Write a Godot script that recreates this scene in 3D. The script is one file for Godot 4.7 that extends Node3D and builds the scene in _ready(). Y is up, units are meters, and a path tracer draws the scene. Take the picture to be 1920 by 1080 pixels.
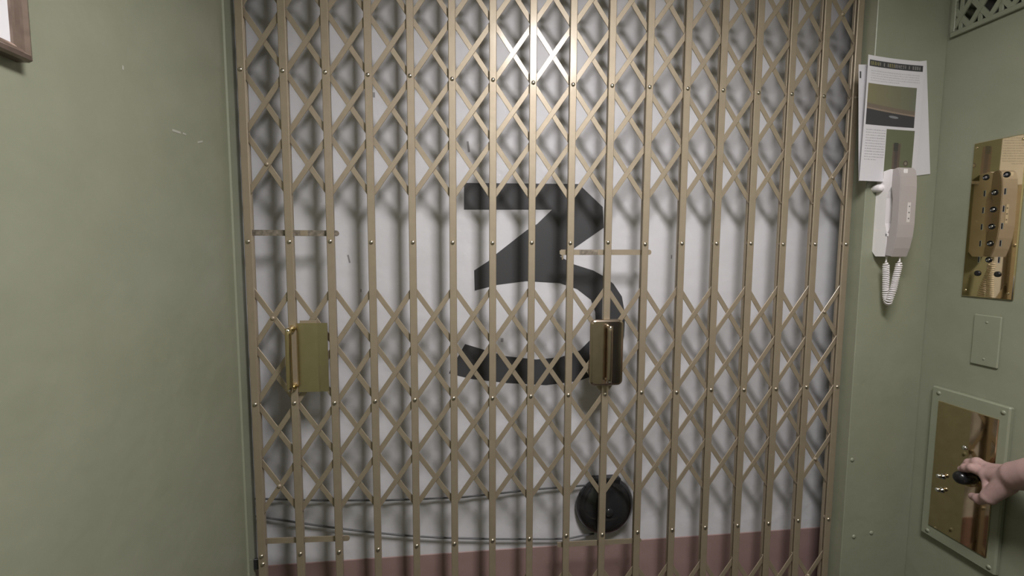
extends Node3D

# ---------------------------------------------------------------- constants (metres)
const GATE_X := [-0.7188, -0.6334, -0.5452, -0.4553, -0.3643, -0.2728, -0.1812, -0.0893, 0.0039, 0.0959, 0.1881, 0.2808, 0.3708, 0.4605, 0.5475, 0.6328, 0.72]
const RIVET_Y := [2.277, 1.9132, 1.5492, 1.1798, 0.8184, 0.460, 0.10]
const LINK_ROW := [2.646, 1.9132, 1.1798, 0.460]
const LINK_H := 0.131
const WALL_X := 0.9275      # inner face of wall_right
const LEFT_X := -0.745      # inner face of wall_left
const PANEL_Z := 0.0375     # face of wall_front beside the gate
const SHAFT_Z := -0.088     # face of the hoistway wall
const CEIL_Y := 2.40
const BACK_Z := 1.75

var M := {}
var taken := {}
var rng := RandomNumberGenerator.new()

# ---------------------------------------------------------------- naming helpers
func numbered(called: String) -> String:
	if not taken.has(called):
		taken[called] = 0
		return called
	taken[called] += 1
	return "%s_%03d" % [called, taken[called]]

func thing(called: String, label: String, category: String, at := Vector3.ZERO, group := "") -> Node3D:
	var o := Node3D.new()
	o.name = numbered(called)
	add_child(o)
	o.position = at
	tag(o, label, category, group)
	return o

func tag(o: Node, label: String, category := "", group := "", kind := "") -> void:
	o.set_meta("label", label)
	if category != "": o.set_meta("category", category)
	if group != "": o.set_meta("group", group)
	if kind != "": o.set_meta("kind", kind)

func put(called: String, mesh: Mesh, mat: Material, parent: Node = null, at := Vector3.ZERO) -> MeshInstance3D:
	var o := MeshInstance3D.new()
	o.mesh = mesh
	o.material_override = mat
	o.cast_shadow = GeometryInstance3D.SHADOW_CASTING_SETTING_ON
	o.position = at
	if parent == null:
		o.name = numbered(called)
		add_child(o)
	else:
		o.name = called
		parent.add_child(o, true)
	return o

func group_part(called: String, parent: Node, at := Vector3.ZERO) -> Node3D:
	var o := Node3D.new()
	o.name = called
	parent.add_child(o, true)
	o.position = at
	return o

func structure(called: String, mesh: Mesh, mat: Material, label: String) -> MeshInstance3D:
	var o := put(called, mesh, mat)
	tag(o, label, "", "", "structure")
	return o

# ---------------------------------------------------------------- mesh helpers
func begin() -> SurfaceTool:
	var st := SurfaceTool.new()
	st.begin(Mesh.PRIMITIVE_TRIANGLES)
	st.set_smooth_group(-1)
	return st

func done(st: SurfaceTool) -> ArrayMesh:
	st.generate_normals()
	return st.commit()

func tri(st: SurfaceTool, a: Vector3, b: Vector3, c: Vector3, inside: Vector3) -> void:
	if (b - a).cross(c - a).dot((a + b + c) / 3.0 - inside) > 0.0:
		var t := b
		b = c
		c = t
	st.add_vertex(a); st.add_vertex(b); st.add_vertex(c)

func quad(st: SurfaceTool, a: Vector3, b: Vector3, c: Vector3, d: Vector3, inside: Vector3) -> void:
	tri(st, a, b, c, inside)
	tri(st, a, c, d, inside)

# chamfered box
func bx(st: SurfaceTool, centre: Vector3, size: Vector3, ch := 0.001, basis := Basis.IDENTITY) -> void:
	var h := size * 0.5
	ch = minf(ch, minf(h.x, minf(h.y, h.z)) * 0.95)
	var P := {}
	for sx in [-1, 1]:
		for sy in [-1, 1]:
			for sz in [-1, 1]:
				for ax in 3:
					var v := Vector3(sx * (h.x - ch), sy * (h.y - ch), sz * (h.z - ch))
					v[ax] = [sx, sy, sz][ax] * h[ax]
					P[[sx, sy, sz, ax]] = centre + basis * v
	for ax in 3:
		var u := (ax + 1) % 3
		var w := (ax + 2) % 3
		for s in [-1, 1]:
			var k := []
			for q in [[-1, -1], [1, -1], [1, 1], [-1, 1]]:
				var key := [0, 0, 0, ax]
				key[ax] = s
				key[u] = q[0]
				key[w] = q[1]
				k.append(P[key])
			quad(st, k[0], k[1], k[2], k[3], centre)
		for su in [-1, 1]:
			for sw in [-1, 1]:
				var k2 := []
				for q in [[-1, u], [1, u], [1, w], [-1, w]]:
					var key2 := [0, 0, 0, q[1]]
					key2[ax] = q[0]
					key2[u] = su
					key2[w] = sw
					k2.append(P[key2])
				quad(st, k2[0], k2[1], k2[2], k2[3], centre)
	for sx in [-1, 1]:
		for sy in [-1, 1]:
			for sz in [-1, 1]:
				tri(st, P[[sx, sy, sz, 0]], P[[sx, sy, sz, 1]], P[[sx, sy, sz, 2]], centre)

func box_mesh(size: Vector3, ch := 0.001) -> ArrayMesh:
	var st := begin()
	bx(st, Vector3.ZERO, size, ch)
	return done(st)

func span_mesh(lo: Vector3, hi: Vector3, ch := 0.001) -> ArrayMesh:
	var st := begin()
	bx(st, (lo + hi) * 0.5, hi - lo, ch)
	return done(st)

# turned shape: profile of (radius, height) along an axis
func lathe(st: SurfaceTool, profile: Array, at: Vector3, axis: Vector3, seg := 16) -> void:
	axis = axis.normalized()
	var u := axis.cross(Vector3.UP if absf(axis.y) < 0.9 else Vector3.RIGHT).normalized()
	var w := axis.cross(u)
	st.set_smooth_group(0)
	for i in profile.size() - 1:
		var p: Vector2 = profile[i]
		var q: Vector2 = profile[i + 1]
		var mid := at + axis * ((p.y + q.y) * 0.5)
		if is_equal_approx(p.y, q.y):
			mid -= axis * 0.001 * (1.0 if q.x < p.x else -1.0) * (1.0 if true else 0.0)
		for k in seg:
			var a0 := TAU * k / seg
			var a1 := TAU * (k + 1) / seg
			var d0 := u * cos(a0) + w * sin(a0)
			var d1 := u * cos(a1) + w * sin(a1)
			var v0 := at + axis * p.y + d0 * p.x
			var v1 := at + axis * p.y + d1 * p.x
			var v2 := at + axis * q.y + d1 * q.x
			var v3 := at + axis * q.y + d0 * q.x
			if p.x > 1e-6: tri(st, v0, v1, v2, mid)
			if q.x > 1e-6: tri(st, v0, v2, v3, mid)
	st.set_smooth_group(-1)

func lathe_mesh(profile: Array, axis: Vector3, seg := 16, crisp := false) -> ArrayMesh:
	var st := begin()
	lathe(st, profile, Vector3.ZERO, axis, seg)
	return done(st)

# round tube along points
func tube(st: SurfaceTool, pts: Array, r: float, seg := 10, cap := true) -> void:
	st.set_smooth_group(0)
	var rings := []
	var prev_u := Vector3.ZERO
	for i in pts.size():
		var d: Vector3 = (pts[mini(i + 1, pts.size() - 1)] - pts[maxi(i - 1, 0)]).normalized()
		var u := prev_u
		if i == 0:
			u = d.cross(Vector3.UP if absf(d.y) < 0.9 else Vector3.RIGHT).normalized()
		u = (u - d * u.dot(d)).normalized()
		prev_u = u
		var w := d.cross(u)
		var ring := []
		for k in seg:
			var a := TAU * k / seg
			ring.append(pts[i] + (u * cos(a) + w * sin(a)) * r)
		rings.append(ring)
	for i in rings.size() - 1:
		var mid: Vector3 = (pts[i] + pts[i + 1]) * 0.5
		for k in seg:
			var n := (k + 1) % seg
			quad(st, rings[i][k], rings[i][n], rings[i + 1][n], rings[i + 1][k], mid)
	if cap:
		for e in [0, rings.size() - 1]:
			var inner: Vector3 = pts[1] if e == 0 else pts[pts.size() - 2]
			for k in range(1, seg - 1):
				tri(st, rings[e][0], rings[e][k], rings[e][k + 1], inner)
	st.set_smooth_group(-1)

func tube_mesh(pts: Array, r: float, seg := 10) -> ArrayMesh:
	var st := begin()
	tube(st, pts, r, seg)
	return done(st)

# extruded outline: points 2D mapped by origin + x*u + y*v, from depth d0 to d1 along n
func extrude(st: SurfaceTool, outline: PackedVector2Array, origin: Vector3, u: Vector3, v: Vector3, n: Vector3, d0: float, d1: float) -> void:
	var idx := Geometry2D.triangulate_polygon(outline)
	var map := func(p: Vector2, d: float) -> Vector3: return origin + u * p.x + v * p.y + n * d
	var out_far: Vector3 = n * (d1 - d0)
	for i in range(0, idx.size(), 3):
		var a: Vector3 = map.call(outline[idx[i]], d1)
		var b: Vector3 = map.call(outline[idx[i + 1]], d1)
		var c: Vector3 = map.call(outline[idx[i + 2]], d1)
		tri(st, a, b, c, (a + b + c) / 3.0 - out_far)
		var e := n * (d0 - d1)
		tri(st, a + e, b + e, c + e, (a + b + c) / 3.0 + e + out_far)
	var cw := Geometry2D.is_polygon_clockwise(outline)
	for i in outline.size():
		var p := outline[i]
		var q := outline[(i + 1) % outline.size()]
		var t := (q - p).normalized()
		var nrm := Vector2(-t.y, t.x) if cw else Vector2(t.y, -t.x)
		var inside: Vector3 = map.call((p + q) * 0.5 - nrm * 0.01, (d0 + d1) * 0.5)
		quad(st, map.call(p, d0), map.call(q, d0), map.call(q, d1), map.call(p, d1), inside)

# rounded rectangle outline
func round_rect(w: float, h: float, r: float, n := 5) -> PackedVector2Array:
	var out := PackedVector2Array()
	for c in [[1, 1, 0.0], [-1, 1, 90.0], [-1, -1, 180.0], [1, -1, 270.0]]:
		for k in n + 1:
			var a := deg_to_rad(c[2] + 90.0 * k / n)
			out.append(Vector2(c[0] * (w * 0.5 - r) + r * cos(a), c[1] * (h * 0.5 - r) + r * sin(a)))
	return out

# ---------------------------------------------------------------- materials
func noise_image(seed_: int, freq: float, size := 256, octaves := 4) -> Image:
	var n := FastNoiseLite.new()
	n.seed = seed_
	n.frequency = freq
	n.fractal_octaves = octaves
	return n.get_seamless_image(size, size)

func tinted(img: Image, lo: Color, hi: Color) -> ImageTexture:
	var out := Image.create(img.get_width(), img.get_height(), true, Image.FORMAT_RGB8)
	for y in img.get_height():
		for x in img.get_width():
			out.set_pixel(x, y, lo.lerp(hi, img.get_pixel(x, y).r))
	out.generate_mipmaps()
	return ImageTexture.create_from_image(out)

func bumps(img: Image, strength: float) -> ImageTexture:
	var b: Image = img.duplicate()
	b.convert(Image.FORMAT_RGBA8)
	b.bump_map_to_normal_map(strength)
	b.generate_mipmaps()
	return ImageTexture.create_from_image(b)

func lin(r: float, g: float, b: float) -> Color:
	return Color(r, g, b).linear_to_srgb()

func plain(c: Color, rough: float, metal := 0.0, spec := 0.5) -> StandardMaterial3D:
	var m := StandardMaterial3D.new()
	m.albedo_color = c
	m.roughness = rough
	m.metallic = metal
	m.metallic_specular = spec
	return m

func textured(lo: Color, hi: Color, rough: float, img: Image, scale_: float, metal := 0.0, bump := 0.0, bump_img: Image = null) -> StandardMaterial3D:
	var m := plain(Color.WHITE, rough, metal)
	m.albedo_texture = tinted(img, lo, hi)
	m.uv1_triplanar = true
	m.uv1_world_triplanar = true
	m.uv1_scale = Vector3.ONE * scale_
	if bump > 0.0:
		m.normal_enabled = true
		m.normal_texture = bumps(bump_img if bump_img else img, 4.0)
		m.normal_scale = bump
	return m

func make_materials() -> void:
	var cloud := noise_image(3, 0.02)
	var fine := noise_image(8, 0.06)
	M.green = textured(lin(0.235, 0.247, 0.175), lin(0.262, 0.273, 0.198), 0.36, cloud, 1.3, 0.0, 0.05, fine)
	M.green_plate = textured(lin(0.232, 0.246, 0.175), lin(0.252, 0.266, 0.19), 0.3, cloud, 3.0)
	M.gate = textured(lin(0.322, 0.262, 0.180), lin(0.362, 0.295, 0.205), 0.52, cloud, 4.0, 0.42, 0.04, fine)
	M.gate.metallic_specular = 1.0
	M.gate.clearcoat_enabled = true
	M.gate.clearcoat = 0.4
	M.gate.clearcoat_roughness = 0.16
	M.worn = textured(lin(0.13, 0.11, 0.085), lin(0.36, 0.31, 0.25), 0.5, noise_image(21, 0.05), 6.0, 0.3)
	M.rivet = plain(lin(0.62, 0.56, 0.47), 0.28, 1.0)
	M.shaft = textured(lin(0.575, 0.565, 0.58), lin(0.635, 0.625, 0.64), 0.5, noise_image(5, 0.012), 1.1, 0.0, 0.08, fine)
	M.numeral = plain(lin(0.045, 0.045, 0.047), 0.5)
	M.band = textured(lin(0.27, 0.175, 0.16), lin(0.32, 0.21, 0.195), 0.6, cloud, 2.0)
	M.mark = plain(lin(0.27, 0.26, 0.26), 0.7)
	M.chip = plain(lin(0.42, 0.42, 0.36), 0.6)
	M.brass = textured(lin(0.72, 0.585, 0.36), lin(0.78, 0.635, 0.40), 0.035, cloud, 5.0, 1.0)
	M.darker_brass = textured(lin(0.52, 0.415, 0.265), lin(0.60, 0.48, 0.31), 0.05, cloud, 5.0, 1.0)  # darker brass tone for the control plate
	M.bronze = textured(lin(0.50, 0.405, 0.32), lin(0.58, 0.475, 0.375), 0.2, cloud, 6.0, 1.0)
	M.wall_tinted_brass = textured(lin(0.62, 0.54, 0.34), lin(0.68, 0.59, 0.38), 0.25, cloud, 6.0, 1.0)  # green reflection of the wall put into the brass colour
	M.chrome = plain(lin(0.75, 0.74, 0.72), 0.12, 1.0)
	M.black = plain(lin(0.012, 0.012, 0.013), 0.25)
	M.iron = plain(lin(0.02, 0.02, 0.021), 0.14)
	M.cable = plain(lin(0.10, 0.10, 0.10), 0.5)
	M.phone = plain(lin(0.80, 0.765, 0.76), 0.38)
	M.phone_front = plain(lin(0.40, 0.36, 0.35), 0.42)
	M.label = plain(lin(0.62, 0.58, 0.56), 0.5)
	M.grey = plain(lin(0.2, 0.19, 0.19), 0.5)
	M.duct = plain(lin(0.16, 0.155, 0.14), 0.6, 0.3)
	M.ceiling = plain(lin(0.55, 0.53, 0.48), 0.6)
	M.floor = textured(lin(0.035, 0.03, 0.028), lin(0.06, 0.05, 0.045), 0.5, cloud, 2.0)
	M.frame = textured(lin(0.16, 0.115, 0.09), lin(0.27, 0.205, 0.165), 0.28, noise_image(31, 0.03), 5.0, 0.4)
	M.mat_board = plain(lin(0.74, 0.73, 0.75), 0.7)
	M.paper = plain(lin(0.68, 0.66, 0.68), 0.75)
	M.skin = textured(lin(0.44, 0.29, 0.27), lin(0.50, 0.335, 0.31), 0.5, fine, 12.0)
	M.skin.subsurf_scatter_enabled = true
	M.skin.subsurf_scatter_strength = 0.1
	M.nail = plain(lin(0.6, 0.4, 0.37), 0.3)
	M.shirt = plain(lin(0.05, 0.06, 0.08), 0.85)
	M.trousers = plain(lin(0.03, 0.03, 0.035), 0.85)
	M.hair = plain(lin(0.02, 0.015, 0.012), 0.6)
	M.leather = plain(lin(0.02, 0.018, 0.016), 0.4)
	M.glow = plain(lin(0.8, 0.78, 0.74), 0.6)
	M.glow.emission_enabled = true
	M.glow.emission = Color(1.0, 0.988, 0.995)
	M.glow.emission_energy_multiplier = 1.5

# ---------------------------------------------------------------- ready
func _ready() -> void:
	rng.seed = 11
	var cam := Camera3D.new()
	cam.name = "camera"
	add_child(cam)
	cam.position = Vector3(-0.2611, 1.5353, 1.0953)
	cam.rotation_degrees = Vector3(-4.8374, -6.57, 0.266)
	cam.fov = 63.3066
	cam.near = 0.02
	cam.far = 50.0
	cam.current = true

	var env := Environment.new()
	env.background_mode = Environment.BG_COLOR
	env.background_color = Color(0.0, 0.0, 0.0)
	env.tonemap_mode = Environment.TONE_MAPPER_LINEAR
	env.tonemap_exposure = 1.0
	env.sdfgi_enabled = true
	env.ssao_enabled = true
	env.ssil_enabled = true
	var we := WorldEnvironment.new()
	we.name = "world_environment"
	we.environment = env
	add_child(we)

	make_materials()
	ceiling_light()
	shell()
	shaft()
	gate()
	wall_phone()
	notices()
	call_panel()
	blank_plate()
	control_panel()
	vent_grille()
	picture_frame()
	person()

func ceiling_light() -> void:
	var at := Vector3(0.10, CEIL_Y, 0.98)
	var t := thing("ceiling_light", "flush oblong ceiling light with a white diffuser over the lift car", "light", at)
	t.rotation_degrees.y = 24.0
	var st := begin()
	for s in [-1, 1]:
		bx(st, Vector3(s * 0.145, -0.021, 0), Vector3(0.03, 0.042, 0.58), 0.003)
		bx(st, Vector3(0, -0.021, s * 0.275), Vector3(0.26, 0.042, 0.03), 0.003)
	put("frame", done(st), M.ceiling, t)  # unseen rim, made deeper to shade the tops of the walls
	put("diffuser", span_mesh(Vector3(-0.13, -0.012, -0.26), Vector3(0.13, -0.001, 0.26), 0.002), M.glow, t)
	var l := AreaLight3D.new()
	l.name = "lamp"
	t.add_child(l)
	l.position = Vector3(0, -0.016, 0)
	l.rotation_degrees = Vector3(-90, 0, 0)
	l.area_size = Vector2(0.26, 0.52)
	l.area_normalize_energy = true
	l.light_color = Color(1.0, 0.988, 0.995)
	l.light_energy = 3.2
	l.area_range = 8.0
	l.area_attenuation = 2.0
	l.shadow_enabled = true

# ---------------------------------------------------------------- the car and the hoistway
func shell() -> void:
	structure("floor", span_mesh(Vector3(-0.80, -0.06, -0.03), Vector3(0.98, 0.0, BACK_Z + 0.05)), M.floor, "dark floor of the lift car")
	structure("ceiling", span_mesh(Vector3(-0.80, CEIL_Y, -0.03), Vector3(0.98, CEIL_Y + 0.05, BACK_Z + 0.05)), M.ceiling, "pale ceiling of the lift car")
	var wl := structure("wall_left", span_mesh(Vector3(LEFT_X - 0.05, 0, 0.0), Vector3(LEFT_X, CEIL_Y, BACK_Z)), M.green, "green painted side wall with a framed picture")
	# the side wall is open where the vent duct begins
	var sw := begin()
	for b in [[0.0, 2.052, -0.02, BACK_Z], [2.240, CEIL_Y, -0.02, BACK_Z], [2.052, 2.240, -0.02, 0.054], [2.052, 2.240, 0.402, BACK_Z]]:
		var lo := Vector3(WALL_X, b[0], b[2])
		var hi := Vector3(WALL_X + 0.05, b[1], b[3])
		bx(sw, (lo + hi) * 0.5, hi - lo, 0.00001)
	structure("wall_right", done(sw), M.green, "green painted side wall carrying the brass plates")
	structure("wall_back", span_mesh(Vector3(-0.80, 0, BACK_Z), Vector3(0.98, CEIL_Y, BACK_Z + 0.05)), M.green, "green rear wall of the lift car")
	var wf := structure("wall_front", span_mesh(Vector3(0.735, 0, -0.035), Vector3(WALL_X, CEIL_Y, PANEL_Z), 0.0014), M.green, "green panel beside the gate with the phone and notices")
	structure("wall_header", span_mesh(Vector3(-0.80, 2.31, -0.035), Vector3(0.735, CEIL_Y, PANEL_Z)), M.green, "green header panel above the gate")
	structure("trim_1", span_mesh(Vector3(-0.80, 0, -0.03), Vector3(LEFT_X + 0.003, 2.31, 0.020), 0.003), M.green, "green jamb strip where the side wall meets the gate")
	# paint chips on the side wall
	for c in [[1.7345, 0.205, 0.024, 0.004, 3.0], [1.736, 0.181, 0.01, 0.003, 0.0], [1.7335, 0.130, 0.018, 0.003, 18.0], [1.795, 0.33, 0.003, 0.006, 0.0]]:
		var o := put("paint_chip", box_mesh(Vector3(0.0006, c[3], c[2]), 0.0002), M.chip, wl, Vector3(LEFT_X + 0.0002, c[0], c[1]))
		o.rotation_degrees.x = c[4]
	# screws and a patched hole on the panel beside the gate
	for p in [Vector3(0.748, 0.995, PANEL_Z), Vector3(0.768, 0.785, PANEL_Z), Vector3(0.818, 0.792, PANEL_Z)]:
		put("screw", lathe_mesh([Vector2(0.0055, 0), Vector2(0.005, 0.0015), Vector2(0.003, 0.0026), Vector2(0, 0.003)], Vector3.BACK, 12), M.green_plate, wf, p)

func shaft() -> void:
	var w := structure("wall_shaft", span_mesh(Vector3(-1.6, -0.4, -0.2), Vector3(1.6, 2.9, SHAFT_Z)), M.shaft, "white hoistway wall behind the gate with a painted numeral")
	structure("trim_2", span_mesh(Vector3(-1.6, -0.4, -0.2), Vector3(1.6, 0.733, SHAFT_Z + 0.002), 0.0015), M.band, "brown band along the bottom of the white hoistway wall")
	var three := PackedVector2Array([Vector2(-0.2459, 1.6968), Vector2(0.0452, 1.7000), Vector2(0.1095, 1.6431), Vector2(0.1135, 1.5898), Vector2(0.0368, 1.5372), Vector2(-0.0008, 1.5151), Vector2(0.0375, 1.4946), Vector2(0.0874, 1.4794), Vector2(0.1180, 1.463), Vector2(0.1426, 1.4443), Vector2(0.1666, 1.4104), Vector2(0.1766, 1.3621), Vector2(0.1752, 1.305), Vector2(0.1690, 1.270), Vector2(0.1548, 1.2407), Vector2(0.1117, 1.2057), Vector2(0.054, 1.187), Vector2(-0.0319, 1.178), Vector2(-0.1376, 1.1868), Vector2(-0.2315, 1.2007), Vector2(-0.2859, 1.2161), Vector2(-0.2831, 1.2244), Vector2(-0.2448, 1.2915), Vector2(-0.1999, 1.2767), Vector2(-0.1379, 1.2573), Vector2(-0.0609, 1.2471), Vector2(0.0028, 1.2513), Vector2(0.0555, 1.2687), Vector2(0.0838, 1.2966), Vector2(0.0973, 1.3419), Vector2(0.0953, 1.3701), Vector2(0.0831, 1.4026), Vector2(0.0456, 1.4308), Vector2(0.0002, 1.4463), Vector2(-0.0877, 1.4521), Vector2(-0.1631, 1.4428), Vector2(-0.2201, 1.4282), Vector2(-0.2213, 1.4796), Vector2(-0.1863, 1.5025), Vector2(-0.1633, 1.5228), Vector2(-0.0886, 1.5812), Vector2(-0.0613, 1.5976), Vector2(-0.0232, 1.6344), Vector2(-0.2462, 1.6313)])
	var st := begin()
	extrude(st, three, Vector3(0, 0, SHAFT_Z), Vector3.RIGHT, Vector3.UP, Vector3.BACK, -0.001, 0.0006)
	var n := put("numeral", done(st), M.numeral, w)
	n.set_meta("label", "large black painted numeral 3")
	# small scuffs and chips on the white paint
	for c in [[-0.527, 1.508, 0.004, 0.02, 12.0], [-0.50, 1.43, 0.003, 0.008, 0.0], [-0.235, 1.785, 0.005, 0.026, 8.0], [-0.15, 1.300, 0.007, 0.01, 0.0], [0.128, 1.615, 0.003, 0.012, 20.0], [-0.46, 1.90, 0.006, 0.012, 0.0], [0.615, 0.755, 0.006, 0.008, 0.0], [0.30, 1.515, 0.003, 0.01, 0.0], [-0.62, 1.36, 0.003, 0.01, 30.0]]:
		var o := put("scuff_mark", box_mesh(Vector3(c[2], c[3], 0.0006), 0.0002), M.mark, w, Vector3(c[0], c[1], SHAFT_Z + 0.0001))
		o.rotation_degrees.z = c[4]
	# door operator pulley with its two cables
	var pl := thing("door_pulley", "glossy black round pulley on the white wall behind the gate", "pulley", Vector3(0.1285, 0.846, SHAFT_Z))
	put("wheel", lathe_mesh([Vector2(0.0, 0.0), Vector2(0.066, 0.0), Vector2(0.076, 0.004), Vector2(0.080, 0.010), Vector2(0.078, 0.018), Vector2(0.072, 0.028), Vector2(0.061, 0.037), Vector2(0.045, 0.044), Vector2(0.024, 0.048), Vector2(0.0, 0.0495)], Vector3.BACK, 40), M.iron, pl)
	put("hub", lathe_mesh([Vector2(0.012, 0.044), Vector2(0.012, 0.051), Vector2(0.009, 0.0535), Vector2(0, 0.054)], Vector3.BACK, 20), M.iron, pl)
	var st2 := begin()
	bx(st2, Vector3(0.0, 0.070, 0.014), Vector3(0.08, 0.022, 0.026), 0.004)
	put("bracket", done(st2), M.iron, pl)
	var zc := SHAFT_Z + 0.014
	var runs := [
		[[0.075, 0.905], [-0.0669, 0.9017], [-0.1659, 0.8957], [-0.2493, 0.8915], [-0.345, 0.8925], [-0.4457, 0.8945], [-0.6089, 0.9038], [-0.7207, 0.9138], [-0.86, 0.925]],
		[[0.10, 0.768], [0.03, 0.759], [-0.0296, 0.7613], [-0.1727, 0.7717], [-0.3119, 0.7848], [-0.4138, 0.799], [-0.5134, 0.8168], [-0.6109, 0.8371], [-0.7288, 0.8644], [-0.86, 0.895]]]
	var labels := ["dark cable sagging away from the top of the black pulley", "dark cable running from the underside of the black pulley"]
	for k in 2:
		var c3 := Curve3D.new()
		for p in runs[k]: c3.add_point(Vector3(p[0], p[1], zc))
		var pts := []
		for i in runs[k].size():
			pts.append(Vector3(runs[k][i][0], runs[k][i][1], zc))
		var o := put("pulley_cable", tube_mesh(pts, 0.0024, 8), M.cable)
		tag(o, labels[k], "cable", "cables of the black pulley")

# ---------------------------------------------------------------- gate
func gate() -> void:
	var g := thing("collapsible_gate", "bronze painted scissor gate of upright pickets and crossed links", "gate")
	tag(g, "bronze painted scissor gate of upright pickets and crossed links", "gate")
	var front := box_mesh(Vector3(0.0165, 2.29, 0.0045), 0.0012)
	var rear := box_mesh(Vector3(0.0115, 2.29, 0.004), 0.0010)
	var side := box_mesh(Vector3(0.0022, 2.29, 0.006), 0.0006)
	var rivet := lathe_mesh([Vector2(0.0048, 0), Vector2(0.0046, 0.0012), Vector2(0.0034, 0.0026), Vector2(0.0015, 0.0033), Vector2(0, 0.0034)], Vector3.BACK, 12)
	var spacer := lathe_mesh([Vector2(0.0055, -0.0085), Vector2(0.0055, 0.0)], Vector3.BACK, 12)
	for i in 17:
		var x: float = GATE_X[i]
		var p := put("picket", front, M.gate, g, Vector3(x, 1.155, 0.0045))
		put("rear_strip", rear, M.gate, p, Vector3(0, 0, -0.0120))
		for s in [-1, 1]:
			put("flange", side, M.gate, p, Vector3(s * 0.0046, 0, -0.0155))
		for j in RIVET_Y.size():
			var dy: float = (rng.randf() - 0.5) * 0.004
			put("rivet", rivet, M.rivet, p, Vector3((rng.randf() - 0.5) * 0.002, RIVET_Y[j] + dy - 1.155, 0.0022))
			put("spacer", spacer, M.gate, p, Vector3(0, RIVET_Y[j] + dy - 1.155, -0.002))
		if i == 0:
			put("rivet", rivet, M.rivet, p, Vector3(0.002, 0.800 - 1.155, 0.0022))
	# crossed links: long flat bars pivoted on every picket
	for row in LINK_ROW:
		for dir in [1, -1]:
			for i in range(-1, 18):
				var a := maxi(i - 2, 0)
				var b := mini(i + 2, 16)
				if b - a < 1: continue
				var ya: float = row + dir * (a - i) * LINK_H
				var yb: float = row + dir * (b - i) * LINK_H
				if minf(ya, yb) > 2.29: continue
				# keep inside the picket height
				var pa := Vector2(GATE_X[a], ya)
				var pb := Vector2(GATE_X[b], yb)
				if maxf(ya, yb) > 2.28:
					var f := (2.28 - minf(ya, yb)) / absf(yb - ya)
					if ya > yb: pa = pb.lerp(pa, f)
					else: pb = pa.lerp(pb, f)
				var d := pb - pa
				var ends := 0.008
				var m := box_mesh(Vector3(d.length() + ends, 0.0115, 0.0022), 0.0005)
				var z := -0.0012 if dir == 1 else -0.0040
				var o := put("lattice_link", m, M.gate, g, Vector3((pa.x + pb.x) * 0.5, (pa.y + pb.y) * 0.5, z))
				o.rotation.z = d.angle()
		# the end links are riveted where they cross
		for e in [[0, 1], [15, 16]]:
			var xm: float = (GATE_X[e[0]] + GATE_X[e[1]]) * 0.5
			for s in [-1.5, 1.5]:
				var yy: float = row + s * LINK_H
				if yy < 2.25:
					put("link_rivet", rivet, M.gate, g, Vector3(xm, yy, -0.0002))
	# stiffening straps behind the pickets
	var straps := [[-0.7204, -0.5290, 1.5675, 1.5675, 1], [-0.0165, 0.2090, 1.5267, 1.5275, 2], [-0.7134, -0.5225, 0.8480, 0.8420, 0], [-0.0160, 0.2060, 0.7890, 0.7850, 0]]
	for s in straps:
		var a2 := Vector2(s[0], s[2])
		var b2 := Vector2(s[1], s[3])
		var st := begin()
		var outl := PackedVector2Array()
		var L: float = a2.distance_to(b2)
		outl.append(Vector2(-L / 2, -0.0065)); outl.append(Vector2(L / 2 - 0.006, -0.0065))
		for k in 7:
			var an := -PI / 2 + PI * k / 6.0
			outl.append(Vector2(L / 2 - 0.006 + 0.006 * cos(an), 0.0065 * sin(an)))
		outl.append(Vector2(-L / 2, 0.0065))
		if s[4] == 2:
			outl.append(Vector2(-L / 2 - 0.003, 0.003)); outl.append(Vector2(-L / 2 - 0.003, -0.003))
		extrude(st, outl, Vector3.ZERO, Vector3.RIGHT, Vector3.UP, Vector3.BACK, -0.0015, 0.0015)
		if s[4] == 2:
			bx(st, Vector3(-L / 2 + 0.004, -0.012, 0), Vector3(0.004, 0.012, 0.004), 0.001)
		var o2 := put("stiffening_strap", done(st), M.worn if s[4] == 1 else M.gate, g, Vector3((a2.x + b2.x) / 2, (a2.y + b2.y) / 2, -0.0070))
		o2.rotation.z = (b2 - a2).angle()
		if s[4] > 0:
			var patch := box_mesh(Vector3(0.016 if s[4] == 1 else 0.045, 0.0122, 0.0008), 0.0003)
			put("worn_patch", patch, M.worn if s[4] == 2 else M.gate, o2, Vector3(0.02 if s[4] == 1 else -0.045, 0, 0.0016))
	# end brackets tying the gate to the jambs
	for b3 in [Vector3(0.7295, 1.545, -0.004), Vector3(0.7295, 0.842, -0.004), Vector3(-0.7305, 0.795, -0.004)]:
		put("end_bracket", box_mesh(Vector3(0.020, 0.026, 0.005), 0.001), M.gate if b3.x > 0.0 else M.iron, g, b3)
	# tracks
	put("top_track", span_mesh(Vector3(-0.742, 2.285, -0.028), Vector3(0.735, 2.312, 0.014), 0.002), M.gate, g)
	put("sill_track", span_mesh(Vector3(-0.742, 0.0, -0.028), Vector3(0.735, 0.014, 0.014), 0.002), M.gate, g)
	# pull handle on a bent plate beside the second picket
	var h1 := group_part("pull_handle", g, Vector3(-0.6334, 1.287, 0.0068))
	h1.set_meta("label", "polished brass grip with a bent brass plate beside it, tinted as if reflecting the green wall")
	var st3 := begin()
	var bent := PackedVector2Array([Vector2(0.009, 0.000), Vector2(0.012, 0.0035), Vector2(0.056, 0.0050), Vector2(0.060, 0.0042), Vector2(0.077, 0.0030), Vector2(0.077, 0.0010), Vector2(0.060, 0.0022), Vector2(0.056, 0.0030), Vector2(0.012, 0.0012), Vector2(0.009, -0.002)])
	extrude(st3, bent, Vector3(0, -0.079, 0), Vector3.RIGHT, Vector3.BACK, Vector3.UP, 0.0, 0.158)
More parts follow.
